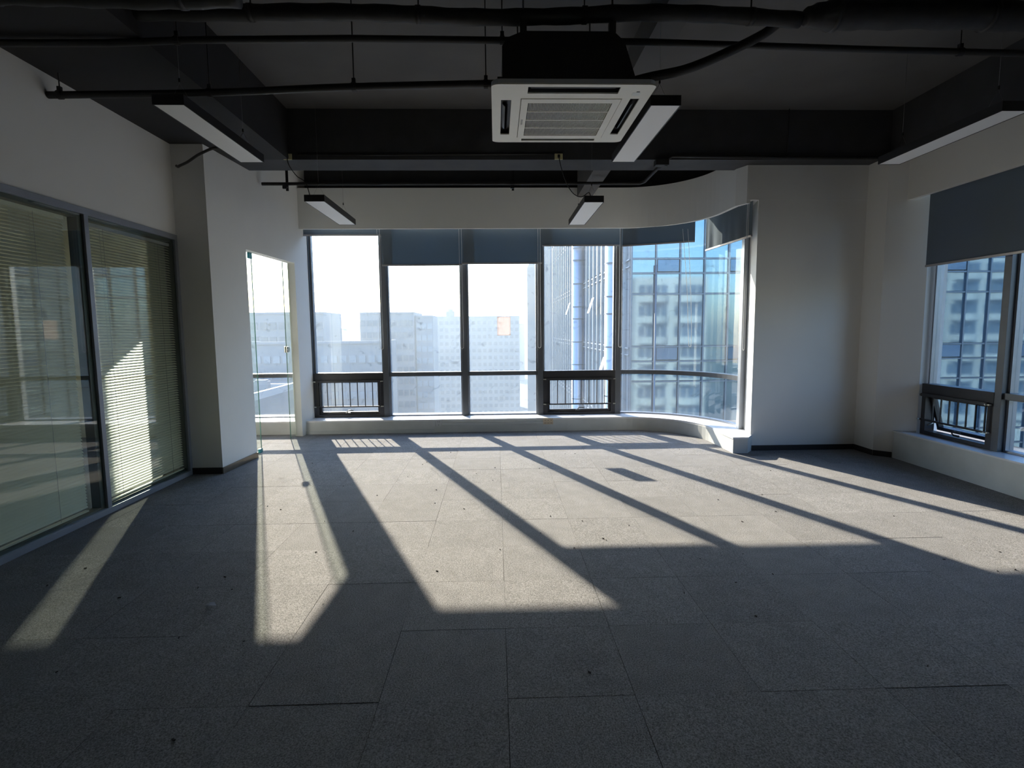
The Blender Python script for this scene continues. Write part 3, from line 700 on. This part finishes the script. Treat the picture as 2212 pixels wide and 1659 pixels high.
def sag(x0, x1, y, z, dz, n=7, ph=0):
    return [(x0+(x1-x0)*i/n, y+.02*math.sin(i*1.7+ph), z+dz*math.sin(i*1.3+ph)) for i in range(n+1)]
def wrapped(label, pts, r, hang=True, first=1.0):
    t = thing('insulated_pipe', label, 'pipe', pts[0], 0, 'wrapped refrigerant pipes below the slab'); o0 = Vector(pts[0])
    P = [Vector(p)-o0 for p in spline(pts, 6)]
    tube('wrapped_pipe', P, [r*(1+.06*math.sin(i*1.9))*(first + (1-first)*min(1, i/7)) for i in range(len(P))], INSUL, t, 14)
    if hang:
        for k in range(8, len(P)-3, 12):
            p = P[k]; tube('strap', [p+Vector((-.015, 0, 0)), p+Vector((.015, 0, 0))], r*1.1, PIPE, t, 14)
            tube('hanger_rod', [p, (p.x, p.y, SLABZ-.001-o0.z)], .005, PIPE, t, 6)
wrapped('wrapped black pipe sagging across the ceiling in front of the sprinkler pipe', sag(-2.12, 1.90, 3.48, 3.33, .010, 8), .046)
wrapped('wrapped black pipe highest along the upper edge of the view', sag(-2.10, 1.9, 3.14, 3.44, .010, 8, 1), .070)
wrapped('thick wrapped pipe at the upper left near the partition wall', sag(-3.09, -1.3, 2.97, 3.135, .008, 4, 2), .055)
wrapped('thickest wrapped pipe bundle at the upper right', [(1.925, 3.485, 3.335), (2.05, 3.49, 3.345), (2.3, 3.50, 3.36), (2.9, 3.50, 3.365), (3.5, 3.51, 3.355), (4.25, 3.50, 3.36)], .085, True, .55)
wrapped('wrapped pipe second from the top over the right part of the ceiling', sag(2.1, 4.25, 3.24, 3.48, .010, 5, 2), .095)
pts = spline([(.86, 3.70, 3.03), (1.02, 3.66, 3.055), (1.24, 3.63, 3.09), (1.48, 3.62, 3.18), (1.72, 3.60, 3.29), (1.80, 3.54, 3.34)], 7)
tag(tube('flexible_hose', pts, .030, INSUL, None, 12), 'curved black hose rising from the right side of the air conditioner', 'hose')
# recess pipe with cross over to the beam front
pipe_thing('conduit', 'black pipe in the recess running above the pelmet', 'pipe', [(-2.70, 6.56, 3.145), (.2, 6.56, 3.147), (1.72, 6.56, 3.147), (1.76, 6.50, 3.15), (1.80, 6.15, 3.19), (1.835, 5.94, 3.205)], .019, [])
for x in (-2.42, .217):
    t = thing('pipe_bracket', 'black bracket carrying the recess pipe near the %s' % ('side wall' if x < 0 else 'middle of the pelmet'), 'bracket', (x, 6.56, 3.147))
    box('upright', -.014, .014, .02, .034, -.075, SLABZ-3.148, PIPE, t)
    boxes('arm', [(-.014, .014, -.04, .034, -.045, -.030), (-.03, .014, -.045, -.020, -.065, -.03)], PIPE, t)
pipe_thing('conduit', 'black conduit along the lower edge of the cross beam at right', 'pipe', [(1.835, 5.93, 3.16), (1.85, 5.93, 3.235), (1.90, 5.93, 3.262), (3.17, 5.93, 3.247), (4.18, 5.93, 3.243)], .017, [(3.15, 5.93, 3.25)])
tag(boxes('junction_box', [(1.72, 1.86, 5.90, 5.99, 3.165, 3.225)], PIPE, bevel=.004), 'small black junction box under the cross beam where two pipes meet', 'junction box')
tag(tube('conduit', [(-2.06, 5.952, 3.285), (-1.3, 5.952, 3.28), (-.3, 5.952, 3.286), (.64, 5.952, 3.29)], .010, PIPE), 'thin conduit on the beam face joining the two cream sockets', 'conduit')
# wires of the right pier: small items
# ---------------------------------------------------------------- litter
bm = bmesh.new()
q = [(-.028, .01, .002), (.0, -.016, .012), (.034, -.004, .003), (.020, .012, .014), (-.006, .022, .006)]
vs = [bm.verts.new(p) for p in q]; c_ = bm.verts.new((0, 0, .02))
for i in range(5): bm.faces.new((vs[i], vs[(i+1) % 5], c_))
bmesh.ops.solidify(bm, geom=list(bm.faces), thickness=.001)
tag(link('paper_scrap', mesh_of(bm, 'scrap'), PAPERW, None, (-1.518, 2.754, .003)), 'crumpled white paper scrap on the carpet in the left foreground', 'litter')
bm = bmesh.new()
for k in range(70):
    x, y = random.uniform(-2.6, 3.2), random.uniform(1.6, 6.3); s = random.uniform(.0018, .0042); a = random.uniform(0, PI)
    M = Matrix.Translation((x, y, .0035)) @ Matrix.Rotation(a, 4, 'Z')
    add_box(bm, -s*1.8, s*1.8, -s*.7, s*.7, -.002, .002, M)
o = link('debris', mesh_of(bm, 'debris'), mat('dark_crumb', (.02, .018, .016), .9)); tag(o, 'dark crumbs scattered over the carpet', 'debris', kind='stuff')

# ================================================================= outside
def em(name, col, rough=.7, **k): return mat(name, col, rough, **k)
CONC = em('far_concrete', (.16, .18, .20), .8, var=.06, scale=.15)
CONC2 = em('far_concrete_pale', (.19, .21, .23), .8, var=.05, scale=.1)
WGL = em('far_window', (.09, .12, .15), .15, var=.1, scale=.3)
WGL2 = em('far_window_pale', (.22, .26, .30), .2)
ROOFT = em('flat_roof', (.13, .14, .15), .9, var=.15, scale=.2)
FIN = em('tower_fin', (.34, .38, .42), .35, metal=.2)
TGL = mat('tower_glass', (.13, .22, .30), .04, .6, var=.06, scale=.4, objvar=.10)
TGL2 = mat('tower_glass_dark', (.05, .12, .22), .10, .45, objvar=.12)
TCOL = mat('tower_column', (.46, .50, .54), .18, .5)
TFR = mat('tower_mullion', (.10, .14, .18), .4, .3)
GZ = -38
st(box('ground_street', -450, 450, 9, 900, GZ-1, GZ, em('street', (.12, .13, .14), .9, var=.25, scale=.03)), 'city ground far below', 'ground')
def building(name, label, x0, x1, y0, dep, ztop, m, rows, cols, gl=WGL, wfrac=.62, hfrac=.5, zr0=None, par=.8, side=None, bands=False):
    t = thing(name, label, 'building', ((x0+x1)/2, y0, GZ))
    hw = (x1-x0)/2; H = ztop-GZ
    box('wall', -hw, hw, 0, dep, 0, H, m, t)
    boxes('parapet', [(-hw, hw, -.3, .2, H-.05, H+par*.5), (-hw, -hw+.4, 0, dep, H, H+par*.5), (hw-.4, hw, 0, dep, H, H+par*.5)], m, t)
    zr0 = zr0 if zr0 is not None else H-3.2*rows-1.0
    fh = (H-1.0-zr0)/rows; cw_ = 2*hw/cols
    bm = bmesh.new(); add_box(bm, -cw_*wfrac/2, cw_*wfrac/2, -.18, .05, 0, fh*hfrac)
    me = mesh_of(bm, 'pane'); me.materials.append(gl)
    bmf = bmesh.new(); add_box(bmf, -cw_*wfrac/2-.1, cw_*wfrac/2+.1, -.30, .05, -.14, 0); mf = mesh_of(bmf, 'sill'); mf.materials.append(m)
    for r_ in range(rows):
        for c in range(cols):
            o = bpy.data.objects.new('window', me); COL.objects.link(o); o.parent = t
            o.location = (-hw+cw_*(c+.5), 0, zr0+fh*r_+fh*.25)
    return t
building('office_block', 'hazy square office block seen through the glass doorway and left bay', -54.5, -38.3, 122, 14, 5.4, CONC, 9, 8, wfrac=.7)
building('office_block', 'hazy dark office block with window rows behind the second bay', -37.2, -22.6, 150, 18, 6.2, CONC, 9, 9, wfrac=.72)
building('office_block', 'pale block joined to the right of the dark hazy office block', -22.4, -17.6, 152, 12, 5.3, CONC2, 9, 3, gl=WGL2, wfrac=.8)
building('apartment_block', 'grey residential block with gridded windows left of the finned tower', -28.9, 10.8, 250, 30, 7.55, CONC2, 15, 16, gl=WGL, wfrac=.58, hfrac=.50)
building('stair_tower_block', 'lower grey block attached left of the gridded residential block', -52, -29.4, 254, 30, 4.9, CONC, 14, 7, gl=WGL2, wfrac=.55, hfrac=.42)
building('long_hall', 'long low building with a pale roof edge behind the left bay', -46, -19.5, 96, 10, -.65, CONC2, 5, 16, gl=WGL2, wfrac=.7, hfrac=.4)
for x0, x1, y, z, l in ((-135, -112, 420, 3.4, 'leftmost'), (-112, -98, 430, 8.2, 'tallest'), (-118, -90, 460, 5.5, 'widest'), (8, 22, 420, 6, 'lone right hand'), (-60, -44, 480, 5, 'middle')):
    building('distant_tower', '%s faint building on the far skyline' % l, x0, x1, y, 20, z, CONC2, 4, 5, gl=WGL2)
rt_ = thing('roof_hut', 'small lift hut on top of the gridded residential block', 'roof hut', (-21.9, 262, 8.0))
boxes('hut_wall', [(-1.9, 1.9, -1.5, 1.5, .0, 2.6), (-.8, 1.2, -1.2, 1.2, 2.601, 3.6)], CONC, rt_)
# low roofs right below the window
lr = thing('low_roof_building', 'wide low building with a flat roof and white kerbs below the doorway view', 'building', (-50, 58, GZ))
box('wall', -26, 20, -8, 40, 0, 31.0, CONC, lr)
box('roof', -25.6, 19.6, -7.6, 39.6, 31.0, 31.15, ROOFT, lr)
boxes('kerb', [(-26, 20, -8, -7.5, 31, 31.9), (-26, 20, 39.5, 40, 31, 31.9), (19.5, 20, -8, 40, 31, 31.9), (-26, -25.5, -8, 40, 31, 31.9), (-26, 20, 8.8, 9.3, 31.1, 31.8), (-26, 20, 22.8, 23.3, 31.1, 31.8)], em('white_kerb', (.34, .36, .38), .7), lr)
for k in range(9):
    x, y = random.uniform(4, 18), random.uniform(-4, 36)
    u = boxes('roof_unit', [(x-1, x+1, y-.6, y+.6, 31.2, 32.5), (x-.8, x+.8, y-.5, y+.5, 32.51, 32.7)], CONC2, lr)
st_ = thing('low_shed', 'long grey shed roof running diagonally below the left bay', 'building', (-14, 52, GZ), .5)
box('wall', -16, 16, -5, 5, 0, 28, CONC2, st_)
bm = bmesh.new(); add_prism(bm, [(-16.5, -5.5), (16.5, -5.5), (16.5, 5.5), (-16.5, 5.5)], 28, 28.4); link('roof', mesh_of(bm), ROOFT, st_)
boxes('skylight', [(-14+i*4, -12.6+i*4, -4.5, 4.5, 28.4, 28.8) for i in range(8)], em('sky_light', (.30, .32, .34), .4), st_)

# --- finned tower (turned wing of the same complex)
tw = thing('finned_tower', 'glass tower with vertical fins and pale round columns filling the fourth bay', 'building', (5.56, 23.6, GZ))
H1, H2 = 9.4-GZ, 12.6-GZ
boxes('wall', [(.35, 26.5, .4, 32, 0, H1), (.35, 18, 33.5, 78, 0, H2)], em('tower_body', (.12, .16, .20), .4, var=.05, scale=.2), tw)
fin_b = bmesh.new(); add_box(fin_b, .20, .36, -.045, .045, 0, H1+.2); fin_me = mesh_of(fin_b, 'fin'); fin_me.materials.append(FIN)
fin_b = bmesh.new(); add_box(fin_b, .20, .36, -.045, .045, 0, H2+.2); fin_me2 = mesh_of(fin_b, 'fin'); fin_me2.materials.append(FIN)
for i in range(60):
    y = 1.0 + i*1.28
    if any(abs(y-c) < .75 for c in (1.95, 13.2, 43.0)): continue
    if 32 < y < 33.6: continue
    o = bpy.data.objects.new('fin', fin_me if y < 32 else fin_me2); COL.objects.link(o); o.parent = tw; o.location = (0, y, 0)
bmc = bmesh.new(); bmesh.ops.create_cone(bmc, cap_ends=True, segments=28, radius1=.42, radius2=.42, depth=H1+.3, matrix=Matrix.Translation((0, 0, (H1+.3)/2)))
cme = mesh_of(bmc, 'round_column', smooth=True); cme.materials.append(TCOL)
bmr = bmesh.new()
for k in range(-6, 8):
    for dz in (0, 1.55, 2.35):
        z = .6-GZ + 3.88*k/1 + dz
        if 0 < z < H1: bmesh.ops.create_cone(bmr, cap_ends=True, segments=28, radius1=.435, radius2=.435, depth=.05, matrix=Matrix.Translation((0, 0, z)))
rme = mesh_of(bmr, 'joint_rings', smooth=False); rme.materials.append(TFR)
for y in (1.95, 13.2, 43.0):
    o = bpy.data.objects.new('round_column', cme); COL.objects.link(o); o.parent = tw; o.location = (-.02, y, 0)
    r_ = bpy.data.objects.new('joint_ring', rme); COL.objects.link(r_); r_.parent = o; r_['kind'] = 'stuff'
# glazing strips between the fins with floor rails
bm = bmesh.new()
for k in range(-3, 4):
    z = .55-GZ+3.88*k
    add_box(bm, .29, .345, .4, 32, z, z+.06)
    add_box(bm, .29, .345, .4, 32, z-.30, z-.25)
link('floor_rail', mesh_of(bm), FIN, tw)
bm = bmesh.new()
for k in range(-3, 3):
    for i in range(24):
        y = 1.0+i*1.28
        add_box(bm, .30, .345, y+.08, y+1.20, .70-GZ+3.88*k, 4.0-GZ+3.88*k)
o = link('glazing', mesh_of(bm), TGL, tw); o['kind'] = 'stuff'
# tilted open sashes catching the sun
bm = bmesh.new(); add_box(bm, -.02, .02, 0, .7, -.9, 0); sme = mesh_of(bm, 'open_sash'); sme.materials.append(FIN)
for y, z in ((6.8, 2.2), (16.5, 2.4), (3.4, -1.0), (5.2, -3.9)):
    o = bpy.data.objects.new('open_sash', sme); COL.objects.link(o); o.parent = tw; o.location = (-.05, y, z-GZ+1.0); o.rotation_euler = (0, math.radians(18), 0)
# face towards the room: single panes on a mullion grid
zl = [(-3.9, -3.26), (-4.8, -3.94), (-.9, -.04), (0, .62), (.66, 2.97-.04), (2.97, 3.87-.04), (3.87, 4.46), (4.5, 6.81), (6.85, 7.7), (-3.22, -.94)]
pitch = 1.075
pane_me = {}
for (a_, b_) in zl:
    bm = bmesh.new(); add_box(bm, .04, pitch-.04, .0, .06, a_+.03-GZ, b_-.0-GZ); me = mesh_of(bm, 'pane'); me.materials.append(TGL); pane_me[(a_, b_)] = me
    bm = bmesh.new(); add_box(bm, .07, pitch-.07, -.05, .0, a_+.06-GZ, b_-.03-GZ); me = mesh_of(bm, 'pane'); me.materials.append(TGL2); pane_me[(a_, b_, 1)] = me
for c in list(range(0, 8)) + list(range(11, 19)):
    for (a_, b_) in zl:
        vent = (a_ in (0, 3.87)) and c % 3 == 1
        o = bpy.data.objects.new('pane', pane_me[(a_, b_, 1)] if vent else pane_me[(a_, b_)]); COL.objects.link(o); o.parent = tw
        o.location = (.40+pitch*c, .30, 0)
boxes('grid_mullion', [(.40+pitch*c-.032, .40+pitch*c+.032, .22, .39, 24, H1) for c in range(0, 25)], TFR, tw)
boxes('grid_rail', [(.4, 26.5, .24, .39, z-GZ-.035, z-GZ+.035) for z in (-4.85, -3.92, -3.24, -.92, -.02, .64, 2.95, 3.85, 4.48, 6.83, 7.75)], TFR, tw)
boxes('wall_below', [(.4, 26.5, .30, .40, 0, -4.9-GZ), (.4, 26.5, .30, .40, 7.8-GZ, H1)], TGL, tw)
# corner column between both faces
cp = tube('drain_pipe', [(1.45, .17, 20), (1.45, .17, 4.2-GZ)], .045, TFR, tw, 10)

# apartment block behind the camera, mirrored in the tower glass
CREM = em('cream_render', (.62, .56, .46), .8)
def apartments(label, x, hw, top):
    ap = thing('balcony_apartments', label, 'building', (x, -34, GZ), 0)
    box('wall', -hw, hw, -10, 0, 0, top-GZ, CREM, ap)
    bays = max(2, int(2*hw/5)); bw = 2*hw/bays
    pl = [(-bw*.44, 0)] + [(-bw*.44+bw*.88*k/8, 1.5*math.sin(PI*k/8)**.6) for k in range(9)][1:8] + [(bw*.44, 0)]
    bm = bmesh.new(); add_prism(bm, pl, 0, 1.0); me = mesh_of(bm, 'balcony'); me.materials.append(CREM)
    bm = bmesh.new()
    for q_ in range(4): add_box(bm, -bw*.40+bw*.205*q_, -bw*.40+bw*.205*q_+bw*.17, .001, .08, 1.0, 2.6)
    mw_ = mesh_of(bm, 'window'); mw_.materials.append(WGL)
    for k in range(int((top-GZ)/3.1)-8, int((top-GZ)/3.1)):
        for b in range(bays):
            for nm, me_ in (('balcony', me), ('window', mw_)):
                o = bpy.data.objects.new(nm, me_); COL.objects.link(o); o.parent = ap; o.location = (-hw+bw*(b+.5), 0, k*3.1)
apartments('cream apartment block with curved balconies mirrored in the blue tower glass of the curved bay', 26.5, 5.5, 9.2)
apartments('cream apartment block with curved balconies mirrored in the glass outside the right window', 72, 13, 12.0)

# ---------------------------------------------------------------- haze over the city
hz = bpy.data.materials.new('city_haze'); hz.use_nodes = True; nt = hz.node_tree; nt.nodes.clear()
ho = nt.nodes.new('ShaderNodeOutputMaterial'); hv = nt.nodes.new('ShaderNodeVolumeScatter')
hv.inputs['Color'].default_value = (.75, .88, 1, 1); hv.inputs['Density'].default_value = .0008; hv.inputs['Anisotropy'].default_value = .45
nt.links.new(hv.outputs[0], ho.inputs['Volume'])
hb = box('haze', -420, 420, 18, 620, GZ+.5, 60, hz); hb['kind'] = 'stuff'; hb['label'] = 'bright morning haze over the city'; hb['category'] = 'haze'
